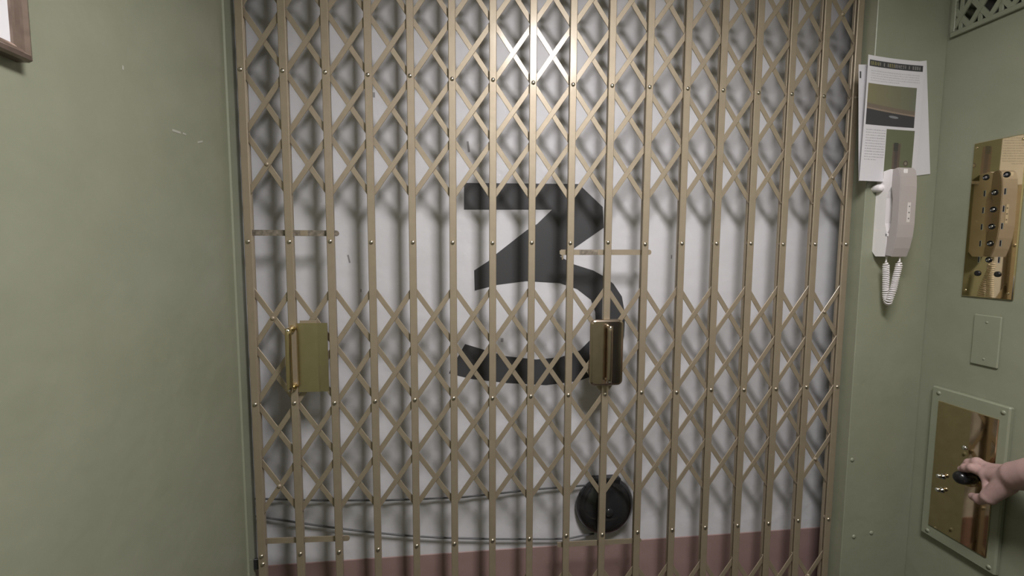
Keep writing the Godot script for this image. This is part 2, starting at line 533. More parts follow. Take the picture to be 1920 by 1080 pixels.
	put("plate", done(st3), M.wall_tinted_brass, h1)
	put("tab", box_mesh(Vector3(0.036, 0.008, 0.002), 0.0006), M.gate, h1, Vector3(0.036, 0.081, 0.002))
	handle_grip(h1, 0.0, 0.066, 0.026, M.brass)
	# pull handle on a polished rounded plate over the tenth picket
	var h2 := group_part("pull_handle", g, Vector3(0.0959, 1.284, 0.0068))
	h2.set_meta("label", "dark polished bronze plate with rounded corners and a grip")
	put("plate", cushion_plate(0.083, 0.163, 0.013, 0.007), M.bronze, h2)
	handle_grip(h2, 0.0, 0.064, 0.028, M.bronze)

# a plate with rounded corners and softly rolled edges
func cushion_plate(w: float, h: float, r: float, depth: float) -> ArrayMesh:
	var st := begin()
	st.set_smooth_group(0)
	var steps := [[0.0, 0.0], [0.0, depth * 0.5], [0.0012, depth * 0.75], [0.003, depth * 0.92], [0.006, depth]]
	var rings := []
	for s in steps:
		var o := round_rect(w - 2 * s[0], h - 2 * s[0], maxf(r - s[0], 0.002), 6)
		var ring := []
		for p in o: ring.append(Vector3(p.x, p.y, s[1]))
		rings.append(ring)
	for i in rings.size() - 1:
		for k in rings[i].size():
			var n: int = (k + 1) % rings[i].size()
			quad(st, rings[i][k], rings[i][n], rings[i + 1][n], rings[i + 1][k], Vector3.ZERO)
	# gently bowed face, in upright strips
	var e: float = steps[steps.size() - 1][0]
	var hw := w * 0.5 - e
	var hh := h * 0.5 - e
	var rr := maxf(r - e, 0.002)
	var n_strip := 20
	var half := func(x: float) -> float:
		var over := maxf(absf(x) - (hw - rr), 0.0)
		return hh - rr + sqrt(maxf(rr * rr - over * over, 0.0))
	var bow := func(x: float) -> float: return depth + 0.0028 * (1.0 - x * x / (hw * hw))
	for k in n_strip:
		var x0 := -hw * cos(PI * k / n_strip)
		var x1 := -hw * cos(PI * (k + 1) / n_strip)
		quad(st, Vector3(x0, -half.call(x0), bow.call(x0)), Vector3(x1, -half.call(x1), bow.call(x1)), Vector3(x1, half.call(x1), bow.call(x1)), Vector3(x0, half.call(x0), bow.call(x0)), Vector3.ZERO)
	# fill between the bowed face and the rolled edge
	var last: Array = rings[rings.size() - 1]
	for k in last.size():
		var p: Vector3 = last[k]
		var q: Vector3 = last[(k + 1) % last.size()]
		quad(st, p, q, Vector3(q.x, q.y, bow.call(clampf(q.x, -hw, hw))), Vector3(p.x, p.y, bow.call(clampf(p.x, -hw, hw))), Vector3.ZERO)
	return done(st)

func handle_grip(parent: Node3D, x: float, half: float, stand: float, mat: Material) -> void:
	var boss := lathe_mesh([Vector2(0.0085, 0), Vector2(0.0085, 0.006), Vector2(0.0055, 0.010), Vector2(0.005, stand - 0.004)], Vector3.BACK, 16)
	for s in [-1, 1]:
		put("mount", boss, mat, parent, Vector3(x, s * half, 0))
		put("screw", lathe_mesh([Vector2(0.0036, 0), Vector2(0.0030, 0.0015), Vector2(0, 0.0022)], Vector3.BACK, 12), M.chrome, parent, Vector3(x, s * (half + 0.001), stand + 0.0035))
	var pts := []
	for k in 13:
		var t := -1.0 + 2.0 * k / 12.0
		pts.append(Vector3(x, t * (half + 0.005), stand - 0.0015 * t * t))
	put("grip_rod", tube_mesh(pts, 0.0068, 16), mat, parent)

# ---------------------------------------------------------------- phone
func wall_phone() -> void:
	var t := thing("wall_phone", "off-white wall telephone with a hanging handset over the notices", "telephone", Vector3(0.7865, 1.520, PANEL_Z))
	# profile in (z out from the wall, y up)
	var base := PackedVector2Array([Vector2(0.0, 0.012), Vector2(0.010, 0.0), Vector2(0.034, 0.0), Vector2(0.037, 0.030), Vector2(0.036, 0.060), Vector2(0.030, 0.080), Vector2(0.030, 0.140), Vector2(0.034, 0.155), Vector2(0.039, 0.165), Vector2(0.040, 0.204), Vector2(0.034, 0.208), Vector2(0.010, 0.204), Vector2(0.0, 0.190)])
	var st := begin()
	extrude(st, base, Vector3(-0.023, 0, 0), Vector3.BACK, Vector3.UP, Vector3.RIGHT, 0.0, 0.046)
	put("base", done(st), M.phone, t)
	var hs := PackedVector2Array([Vector2(0.036, 0.002), Vector2(0.050, 0.0), Vector2(0.056, 0.020), Vector2(0.061, 0.046), Vector2(0.063, 0.075), Vector2(0.0625, 0.130), Vector2(0.062, 0.165), Vector2(0.060, 0.188), Vector2(0.056, 0.204), Vector2(0.051, 0.209), Vector2(0.0405, 0.207), Vector2(0.0400, 0.166), Vector2(0.0430, 0.150), Vector2(0.0455, 0.135), Vector2(0.0460, 0.085), Vector2(0.0440, 0.070), Vector2(0.0385, 0.055), Vector2(0.0380, 0.030)])
	var st2 := begin()
	extrude(st2, hs, Vector3(-0.022, 0, 0), Vector3.BACK, Vector3.UP, Vector3.RIGHT, 0.002, 0.042)
	# thin rolled side lips
	extrude(st2, hs, Vector3(-0.022, 0.0015, 0.0003), Vector3.BACK * 0.985, Vector3.UP * 0.985, Vector3.RIGHT, 0.0, 0.044)
	var h := put("handset", done(st2), M.phone_front, t)
	h.set_meta("label", "greyish beige handset")
	put("label_strip", box_mesh(Vector3(0.008, 0.046, 0.001), 0.0003), M.label, h, Vector3(0.004, 0.104, 0.0629))
	for k in 3:
		put("indicator_dot", lathe_mesh([Vector2(0.0018, 0), Vector2(0.0016, 0.0008), Vector2(0, 0.0011)], Vector3.BACK, 10), M.grey, h, Vector3(0.004, 0.090 + 0.014 * k, 0.0633))
	put("latch_button", box_mesh(Vector3(0.010, 0.010, 0.002), 0.0006), M.phone, h, Vector3(-0.006, 0.200, 0.0575))
	put("hook_switch", lathe_mesh([Vector2(0.009, -0.004), Vector2(0.0095, 0.004), Vector2(0.0085, 0.014), Vector2(0.006, 0.017), Vector2(0, 0.018)], Vector3.BACK, 18), M.phone, t, Vector3(-0.028, 0.166, 0.004))
	put("latch", box_mesh(Vector3(0.004, 0.008, 0.008), 0.001), M.phone, t, Vector3(-0.021, 0.052, 0.037))
	# coiled cord: down from the base, a loop at the bottom, up to the handset
	var path := Curve3D.new()
	var ctl := [Vector3(-0.012, 0.002, 0.030), Vector3(-0.012, -0.022, 0.030), Vector3(-0.006, -0.050, 0.026), Vector3(0.000, -0.082, 0.022), Vector3(0.003, -0.104, 0.022), Vector3(0.001, -0.113, 0.030), Vector3(-0.003, -0.104, 0.037), Vector3(0.002, -0.080, 0.040), Vector3(0.006, -0.050, 0.041), Vector3(0.009, -0.024, 0.043), Vector3(0.010, 0.004, 0.044)]
	for i in ctl.size():
		var tan: Vector3 = (ctl[mini(i + 1, ctl.size() - 1)] - ctl[maxi(i - 1, 0)]) * 0.17
		path.add_point(ctl[i], -tan, tan)
	var total := path.get_baked_length()
	var pts := []
	var steps := 900
	var u := Vector3.RIGHT
	for k in steps + 1:
		var s := total * k / steps
		var c := path.sample_baked(s, true)
		var d := (path.sample_baked(minf(s + 0.002, total), true) - path.sample_baked(maxf(s - 0.002, 0.0), true)).normalized()
		u = (u - d * u.dot(d)).normalized()
		var v := d.cross(u)
		var edge := smoothstep(0.014, 0.024, s) * smoothstep(0.014, 0.024, total - s)
		var ang := TAU * s / 0.0047
		pts.append(c + (u * cos(ang) + v * sin(ang)) * 0.0058 * edge)
	put("coiled_cord", tube_mesh(pts, 0.0018, 6), M.phone, t)

# ---------------------------------------------------------------- notices
func sheet_mesh(w: float, h: float, curl: float, lean: float) -> ArrayMesh:
	var st := SurfaceTool.new()
	st.begin(Mesh.PRIMITIVE_TRIANGLES)
	st.set_smooth_group(0)
	var nx := 10
	var ny := 14
	var at := func(i: int, j: int) -> Vector3:
		var a := float(i) / nx
		var b := float(j) / ny
		return Vector3((a - 0.5) * w, (b - 0.5) * h, 0.0012 + curl * pow(absf(a - 0.5) * 2.0, 2.0) * (0.3 + 0.7 * b) + lean * sin(b * 2.6) * 0.5)
	for i in nx:
		for j in ny:
			var q := [[i, j], [i, j + 1], [i + 1, j + 1], [i, j], [i + 1, j + 1], [i + 1, j]]
			for k in q:
				st.set_uv(Vector2(float(k[0]) / nx, 1.0 - float(k[1]) / ny))
				st.add_vertex(at.call(k[0], k[1]))
	st.generate_normals()
	return st.commit()

func printed(img: Image) -> StandardMaterial3D:
	img.generate_mipmaps()
	var m := plain(Color.WHITE, 0.7)
	m.albedo_texture = ImageTexture.create_from_image(img)
	return m

# small lines of unreadable print
func print_lines(img: Image, x0: int, x1: int, y0: int, rows: int, gap: int, ink: Color, thick: int, short_last := true) -> void:
	for r in rows:
		var y := y0 + r * gap
		var x := x0
		var stop := x1
		if short_last and r == rows - 1: stop = x0 + int((x1 - x0) * 0.6)
		while x < stop:
			var wlen := rng.randi_range(4, 14)
			var k := x
			while k < mini(x + wlen, stop):
				var hh := thick - rng.randi_range(0, 2)
				img.fill_rect(Rect2i(k, y + thick - hh, 2, hh), ink)
				k += 3
			x += wlen + 4

func notices() -> void:
	var white := lin(0.68, 0.66, 0.69)
	var ink := lin(0.30, 0.29, 0.31)
	# front sheet: title bar, text, two printed pictures
	var img := Image.create(400, 690, true, Image.FORMAT_RGB8)
	img.fill(white)
	img.fill_rect(Rect2i(14, 24, 372, 34), lin(0.045, 0.045, 0.048))
	var x := 22
	while x < 372:
		var yellow := (x < 80) or (x > 150 and x < 190)
		var c: Color = lin(0.36, 0.33, 0.13) if yellow else lin(0.33, 0.31, 0.30)
		var wch := rng.randi_range(7, 12)
		for k in 4:
			if rng.randf() < 0.75: img.fill_rect(Rect2i(x, 32 + k * 5, wch, 2), c)
		img.fill_rect(Rect2i(x + rng.randi_range(0, wch - 3), 31, 3, 20), c)
		x += wch + 4
		if rng.randf() < 0.12: x += 14
	print_lines(img, 30, 370, 78, 5, 13, lin(0.42, 0.41, 0.43), 6)
	# first picture: olive wall, brown ledge, dark glossy shelf
	for yy in range(150, 376):
		for xx in range(14, 356):
			var u := (xx - 14) / 342.0
			var ledge := 282.0 + 26.0 * u
			var c2: Color
			if yy < ledge - 26.0: c2 = lin(0.21, 0.19, 0.105).lerp(lin(0.16, 0.165, 0.115), u)
			elif yy < ledge - 4.0: c2 = lin(0.17, 0.135, 0.10)
			elif yy < ledge + 5.0: c2 = lin(0.27, 0.21, 0.16)
			else: c2 = lin(0.05, 0.049, 0.051)
			var dx := (xx - 210.0) / 34.0
			var dy := (yy - (ledge + 26.0)) / 7.0
			if dx * dx + dy * dy < 1.0: c2 = lin(0.22, 0.23, 0.24)
			img.set_pixel(xx, yy, c2)
	print_lines(img, 22, 160, 400, 12, 15, ink, 6)
	# second picture: green panel with a dark lever device
	img.fill_rect(Rect2i(168, 392, 196, 280), lin(0.135, 0.145, 0.085))
	img.fill_rect(Rect2i(222, 470, 52, 202), lin(0.115, 0.085, 0.065))
	img.fill_rect(Rect2i(228, 466, 30, 46), lin(0.05, 0.05, 0.042))
	img.fill_rect(Rect2i(236, 512, 22, 160), lin(0.075, 0.06, 0.055))
	for yy in range(560, 600):
		for xx in range(300, 340):
			var rr := Vector2(xx - 318, yy - 580).length()
			if rr < 17.0 and rr > 9.0: img.set_pixel(xx, yy, lin(0.09, 0.075, 0.06))
			elif rr <= 9.0: img.set_pixel(xx, yy, lin(0.25, 0.22, 0.17))
	var f := put("notice_sheet", sheet_mesh(0.176, 0.288, 0.004, 0.002), printed(img), null, Vector3(0.7760, 1.8450, PANEL_Z + 0.0140))
	f.rotation_degrees = Vector3(0, 7.5, 0.3)
	tag(f, "printed notice with a black title bar and two pictures", "notice", "notices on the panel behind the phone")
	var img2 := Image.create(300, 420, true, Image.FORMAT_RGB8)
	img2.fill(lin(0.66, 0.645, 0.665))
	img2.fill_rect(Rect2i(6, 24, 8, 24), lin(0.06, 0.06, 0.06))
	var b := put("notice_sheet", sheet_mesh(0.17, 0.27, 0.003, 0.0), printed(img2), null, Vector3(0.772, 1.8430, PANEL_Z + 0.0075))
	b.rotation_degrees = Vector3(0, 4.5, 5.0)
	tag(b, "plain white sheet tilted out behind the printed notice, a dark mark in its corner", "notice", "notices on the panel behind the phone")
	var img3 := Image.create(300, 420, true, Image.FORMAT_RGB8)
	img3.fill(lin(0.64, 0.625, 0.645))
	var b2 := put("notice_sheet", sheet_mesh(0.165, 0.272, 0.002, 0.0), printed(img3), null, Vector3(0.8070, 1.8490, PANEL_Z + 0.0002))
	b2.rotation_degrees = Vector3(0, 0, 7.5)
	tag(b2, "hindmost white sheet with its lower corner sticking out toward the brass panel", "notice", "notices on the panel behind the phone")

# ---------------------------------------------------------------- brass call panel
func call_panel() -> void:
	var t := thing("floor_call_panel", "tall polished brass call panel with rows of black buttons", "panel", Vector3(WALL_X, 1.605, 0.1735))
	# local axes: wall faces -X; horizontal runs along Z
	var st := begin()
	bx(st, Vector3(-0.0025, 0, 0), Vector3(0.005, 0.352, 0.103), 0.0016)
	put("plate", done(st), M.brass, t)
	var ring := lathe_mesh([Vector2(0.0066, 0), Vector2(0.0064, 0.0014), Vector2(0.0058, 0.0018), Vector2(0.0036, 0.0016), Vector2(0.0034, 0.0006), Vector2(0, 0.0006)], Vector3.LEFT, 20)
	var core := lathe_mesh([Vector2(0.0030, 0.0004), Vector2(0.0028, 0.0015), Vector2(0.0018, 0.0019), Vector2(0, 0.0020)], Vector3.LEFT, 14)
	var stud := lathe_mesh([Vector2(0.0064, 0), Vector2(0.0062, 0.0022), Vector2(0.0048, 0.0032), Vector2(0, 0.0034)], Vector3.LEFT, 20)
	var slit := box_mesh(Vector3(0.0014, 0.0125, 0.0030), 0.0005)
	var rim := box_mesh(Vector3(0.0008, 0.0145, 0.0050), 0.0003)
	var zc := [-0.0200, 0.0003, 0.0202]
	for z in [zc[0], zc[2]]:
		var b := put("button", ring, M.black, t, Vector3(-0.005, 0.095, z))
		put("centre", core, M.grey, b)
	for y in [0.059, 0.0215, -0.016, -0.0535, -0.090]:
		var b2 := put("button", ring, M.black, t, Vector3(-0.005, y, zc[1]))
		put("centre", core, M.chrome, b2)
		for z in [zc[0], zc[2]]:
			var j := put("indicator_slot", slit, M.black, t, Vector3(-0.0055, y, z))
			put("rim", rim, M.chrome, j, Vector3(0.0003, 0, 0))
	for z in [zc[0], zc[2]]:
		put("key_switch", stud, M.black, t, Vector3(-0.005, -0.1215, z))
	for s in [[0.165, -0.044], [0.165, 0.044], [-0.162, -0.043], [-0.162, 0.043]]:
		put("screw", lathe_mesh([Vector2(0.0028, 0), Vector2(0.0024, 0.0010), Vector2(0, 0.0015)], Vector3.LEFT, 12), M.brass, t, Vector3(-0.005, s[0], s[1]))

func blank_plate() -> void:
	var t := thing("blank_cover_plate", "blank switch plate painted green below the brass call panel", "plate", Vector3(WALL_X, 1.332, 0.181))
	var st := begin()
	bx(st, Vector3(-0.0025, 0, 0), Vector3(0.005, 0.116, 0.056), 0.002)
	put("plate", done(st), M.green_plate, t)
	for y in [-0.042, 0.042]:
		put("screw", lathe_mesh([Vector2(0.0028, 0), Vector2(0.0023, 0.0008), Vector2(0, 0.0012)], Vector3.LEFT, 12), M.green_plate, t, Vector3(-0.005, y, 0))

# ---------------------------------------------------------------- control panel with lever
func control_panel() -> void:
	var c := Vector3(WALL_X, 1.008, 0.163)
	var t := thing("car_control_panel", "brass control plate with a black lever in a green painted frame", "control panel", c)
	var st := begin()
	bx(st, Vector3(-0.0065, 0, 0.0), Vector3(0.013, 0.383, 0.168), 0.003)
	put("mounting_frame", done(st), M.green_plate, t)
	var st2 := begin()
	bx(st2, Vector3(-0.0135, -0.001, 0.001), Vector3(0.004, 0.320, 0.130), 0.0012)
	put("brass_plate", done(st2), M.darker_brass, t)
	for s in [[0.177, -0.066], [0.177, 0.072], [-0.178, 0.072], [-0.178, -0.066]]:
		put("screw", lathe_mesh([Vector2(0.005, 0), Vector2(0.0045, 0.0016), Vector2(0, 0.0028)], Vector3.LEFT, 12), M.green_plate, t, Vector3(-0.013, s[0], s[1]))
	# two toggle switches
	for y in [-0.0232, -0.0578]:
		var n := put("toggle_switch", lathe_mesh([Vector2(0.0070, 0), Vector2(0.0070, 0.002), Vector2(0.0045, 0.003), Vector2(0.0045, 0.006), Vector2(0, 0.0062)], Vector3.LEFT, 18), M.chrome, t, Vector3(-0.0155, y, -0.039))
		put("ball", lathe_mesh([Vector2(0, -0.006), Vector2(0.0042, -0.0045), Vector2(0.0062, 0), Vector2(0.0042, 0.0045), Vector2(0, 0.006)], Vector3.LEFT, 18), M.chrome, n, Vector3(-0.010, 0.002, 0))
	# lever: hub on the plate, arm, black grip
	var lv := group_part("lever", t, Vector3(-0.0155, 0.004, 0.020))
	put("hub", lathe_mesh([Vector2(0.020, 0), Vector2(0.020, 0.006), Vector2(0.014, 0.010), Vector2(0.011, 0.018), Vector2(0, 0.019)], Vector3.LEFT, 24), M.brass, lv)
	var st3 := begin()
	tube(st3, [Vector3(-0.012, 0, 0), Vector3(-0.016, 0.004, 0.008), Vector3(-0.022, 0.009, 0.016)], 0.006, 10)
	put("arm", done(st3), M.chrome, lv)
	put("knob", lathe_mesh([Vector2(0.0, -0.012), Vector2(0.012, -0.011), Vector2(0.0150, -0.006), Vector2(0.0158, 0.008), Vector2(0.0152, 0.030), Vector2(0.0135, 0.040), Vector2(0.009, 0.045), Vector2(0, 0.046)], Vector3(-1, 0.15, 0.25), 24), M.black, lv, Vector3(-0.020, 0.010, 0.016))
	for p in [Vector3(-0.0155, 0.068, 0.004)]:  # added chrome stud standing in for a bright reflection in the plate
		put("glint_stud", lathe_mesh([Vector2(0.006, 0), Vector2(0.005, 0.003), Vector2(0, 0.004)], Vector3.LEFT, 14), M.chrome, t, p)

# ---------------------------------------------------------------- vent grille high on the wall
func vent_grille() -> void:
	var t := thing("vent_grille", "green painted vent grille of crossed diagonal bars near the ceiling", "grille", Vector3(WALL_X, 2.046, 0.048))
	var W := 0.36
	var H := 0.20
	var duct := begin()
	bx(duct, Vector3(0.352, 0.100, 0.18), Vector3(0.004, 0.20, 0.36), 0.0002)
	for y in [0.003, 0.197]:
		bx(duct, Vector3(0.202, y, 0.18), Vector3(0.30, 0.004, 0.36), 0.0002)
	for z2 in [0.003, 0.357]:
		bx(duct, Vector3(0.202, 0.100, z2), Vector3(0.30, 0.19, 0.004), 0.0002)
	put("duct", done(duct), M.duct, t)
	var st := begin()
	for y in [0.006, H - 0.006]:
		bx(st, Vector3(-0.004, y, W * 0.5), Vector3(0.008, 0.012, W), 0.0015)
	for z in [0.005, W - 0.005]:
		bx(st, Vector3(-0.004, H * 0.5, z), Vector3(0.0078, H - 0.0235, 0.010), 0.0004)
	put("frame", done(st), M.green_plate, t)
	var pitch := 0.042
	var slope := 1.45
	var lo := Vector2(0.008, 0.010)
	var hi := Vector2(W - 0.008, H - 0.010)
	for dir in [1.0, -1.0]:
		for k in range(-8, 18):
			# line y = dir*slope*(z - z0)
			var z0 := k * pitch
			var a := Vector2.ZERO
			var b := Vector2.ZERO
			if dir > 0:
				a = Vector2(z0, lo.y); b = Vector2(z0 + (hi.y - lo.y) / slope, hi.y)
			else:
				a = Vector2(z0, lo.y); b = Vector2(z0 - (hi.y - lo.y) / slope, hi.y)
			# clip to the frame
			var d := b - a
			var t0 := 0.0
			var t1 := 1.0
			var ta := (lo.x - a.x) / d.x
			var tb := (hi.x - a.x) / d.x
			t0 = maxf(t0, minf(ta, tb)); t1 = minf(t1, maxf(ta, tb))
			if t1 - t0 < 0.08: continue
			var p := a + d * t0
			var q := a + d * t1
			var o := put("grille_bar", box_mesh(Vector3(0.004, 0.0105, p.distance_to(q) + 0.004), 0.0003), M.green_plate, t, Vector3(-0.0045 - 0.0008 * dir, (p.y + q.y) * 0.5, (p.x + q.x) * 0.5))
			o.rotation.x = -atan2(q.y - p.y, q.x - p.x)
	var z := pitch * 0.5
	while z < W - 0.01:
		put("grille_bar", box_mesh(Vector3(0.0034, H - 0.02, 0.0085), 0.0002), M.green_plate, t, Vector3(-0.0032, H * 0.5, z))
		z += pitch

# ---------------------------------------------------------------- picture on the side wall
func picture_frame() -> void:
	# lower front corner at y 1.745, z 0.48
	var z0 := 0.500
	var y0 := 1.738
	var W := 0.42
	var H := 0.32
	var t := thing("picture_frame", "bronze picture frame with a pale print on the green wall", "picture", Vector3(LEFT_X, y0, z0))
	# moulding profile: (distance in from outer edge, height off wall)
	var prof := [Vector2(0.0, 0.0), Vector2(0.0, 0.012), Vector2(0.0015, 0.017), Vector2(0.0055, 0.019), Vector2(0.008, 0.0155), Vector2(0.0105, 0.0145), Vector2(0.012, 0.011), Vector2(0.0145, 0.010), Vector2(0.0145, 0.0)]
	var corners := [Vector2(0, 0), Vector2(W, 0), Vector2(W, H), Vector2(0, H)]
	for e in 4:
		var st := begin()
		var c0: Vector2 = corners[e]
		var c1: Vector2 = corners[(e + 1) % 4]
		var along := (c1 - c0).normalized()
		var inward := Vector2(-along.y, along.x)
		var pa := []
		var pb := []
		for p in prof:
			var q0: Vector2 = c0 + inward * p.x + along * p.x
			var q1: Vector2 = c1 + inward * p.x - along * p.x
			pa.append(Vector3(p.y, q0.y, q0.x))
			pb.append(Vector3(p.y, q1.y, q1.x))
		var mid := (c0 + c1) * 0.5 + inward * 0.007
		for i in prof.size() - 1:
			quad(st, pa[i], pa[i + 1], pb[i + 1], pb[i], Vector3(0.006, mid.y, mid.x))
		put("moulding", done(st), M.frame, t)
	put("print", span_mesh(Vector3(0.002, 0.012, 0.012), Vector3(0.007, H - 0.012, W - 0.012), 0.0005), M.mat_board, t)

# ---------------------------------------------------------------- the operator
# distance field on a grid, joined with a smooth minimum, meshed as surface nets
func field_mesh(bones: Array, cell: float, k: float, grow := 0.0) -> ArrayMesh:
	var lo := Vector3.INF
	var hi := -Vector3.INF
	for b in bones:
		var r: float = maxf(b[2], b[3]) + grow
		for p in [b[0], b[1]]:
			lo = lo.min(p - Vector3.ONE * (r + k + 2 * cell))
			hi = hi.max(p + Vector3.ONE * (r + k + 2 * cell))
	var n := Vector3i(((hi - lo) / cell).ceil()) + Vector3i.ONE
	var f := PackedFloat32Array()
	f.resize(n.x * n.y * n.z)
	f.fill(1.0)
	for b in bones:
		var a: Vector3 = b[0]
		var d: Vector3 = b[1] - b[0]
		var ra: float = b[2] + grow
		var rb: float = b[3] + grow
		var dd := maxf(d.length_squared(), 1e-9)
		var m := maxf(ra, rb) + k + 2 * cell
		var p0 := Vector3i(((a.min(b[1]) - Vector3.ONE * m - lo) / cell).floor()).clamp(Vector3i.ZERO, n - Vector3i.ONE)
		var p1 := Vector3i(((a.max(b[1]) + Vector3.ONE * m - lo) / cell).ceil()).clamp(Vector3i.ZERO, n - Vector3i.ONE)
		for x in range(p0.x, p1.x + 1):
			for y in range(p0.y, p1.y + 1):
				for z in range(p0.z, p1.z + 1):
					var q := lo + Vector3(x, y, z) * cell - a
					var t := clampf(q.dot(d) / dd, 0.0, 1.0)
					var v := (q - d * t).length() - lerpf(ra, rb, t)
					var i := (x * n.y + y) * n.z + z
					var o := f[i]
					var h := maxf(k - absf(o - v), 0.0) / k
					f[i] = minf(o, v) - h * h * k * 0.25
	var vid := {}
	var vs := PackedVector3Array()
	var ns := PackedVector3Array()
	var idx := PackedInt32Array()
	var sx := n.y * n.z
	var sy := n.z
	for x in n.x - 1:
		for y in n.y - 1:
			for z in n.z - 1:
				var i := x * sx + y * sy + z
				var c := [f[i], f[i + sx], f[i + sy], f[i + sx + sy], f[i + 1], f[i + sx + 1], f[i + sy + 1], f[i + sx + sy + 1]]
				var neg := 0
				for e in c:
					if e < 0.0: neg += 1
				if neg == 0 or neg == 8: continue
				var acc := Vector3.ZERO
				var cnt := 0
				for e in [[0, 1], [2, 3], [4, 5], [6, 7], [0, 2], [1, 3], [4, 6], [5, 7], [0, 4], [1, 5], [2, 6], [3, 7]]:
					var va: float = c[e[0]]
					var vb: float = c[e[1]]
					if (va < 0.0) != (vb < 0.0):
						var t2 := va / (va - vb)
						var ea := Vector3(e[0] & 1, (e[0] >> 1) & 1, e[0] >> 2)
						var eb := Vector3(e[1] & 1, (e[1] >> 1) & 1, e[1] >> 2)
						acc += ea.lerp(eb, t2)
						cnt += 1
				vid[i] = vs.size()
				vs.append(lo + (Vector3(x, y, z) + acc / cnt) * cell)
				var gx: float = c[1] + c[3] + c[5] + c[7] - c[0] - c[2] - c[4] - c[6]
				var gy: float = c[2] + c[3] + c[6] + c[7] - c[0] - c[1] - c[4] - c[5]
				var gz: float = c[4] + c[5] + c[6] + c[7] - c[0] - c[1] - c[2] - c[3]
				ns.append(Vector3(gx, gy, gz).normalized())
	for i in vid:
		var x := int(i / sx)
		var y := int((i % sx) / sy)
		var z: int = i % sy
		for ax in 3:
			var step: int = [sx, sy, 1][ax]
			var s1: int = [sy, 1, sx][ax]
			var s2: int = [1, sx, sy][ax]
			if [y, z, x][ax] == 0 or [z, x, y][ax] == 0: continue
			var va := f[i]
			var vb := f[i + step]
			if (va < 0.0) == (vb < 0.0): continue
			if not (vid.has(i - s1) and vid.has(i - s2) and vid.has(i - s1 - s2)): continue
			var q := [vid[i], vid[i - s1], vid[i - s1 - s2], vid[i - s2]]
			if va < 0.0: q.reverse()
			idx.append_array(PackedInt32Array([q[0], q[1], q[2], q[0], q[2], q[3]]))
	var arr := []
	arr.resize(Mesh.ARRAY_MAX)
	arr[Mesh.ARRAY_VERTEX] = vs
	arr[Mesh.ARRAY_NORMAL] = ns
	arr[Mesh.ARRAY_INDEX] = idx
	var mesh := ArrayMesh.new()
	mesh.add_surface_from_arrays(Mesh.PRIMITIVE_TRIANGLES, arr)
	return mesh

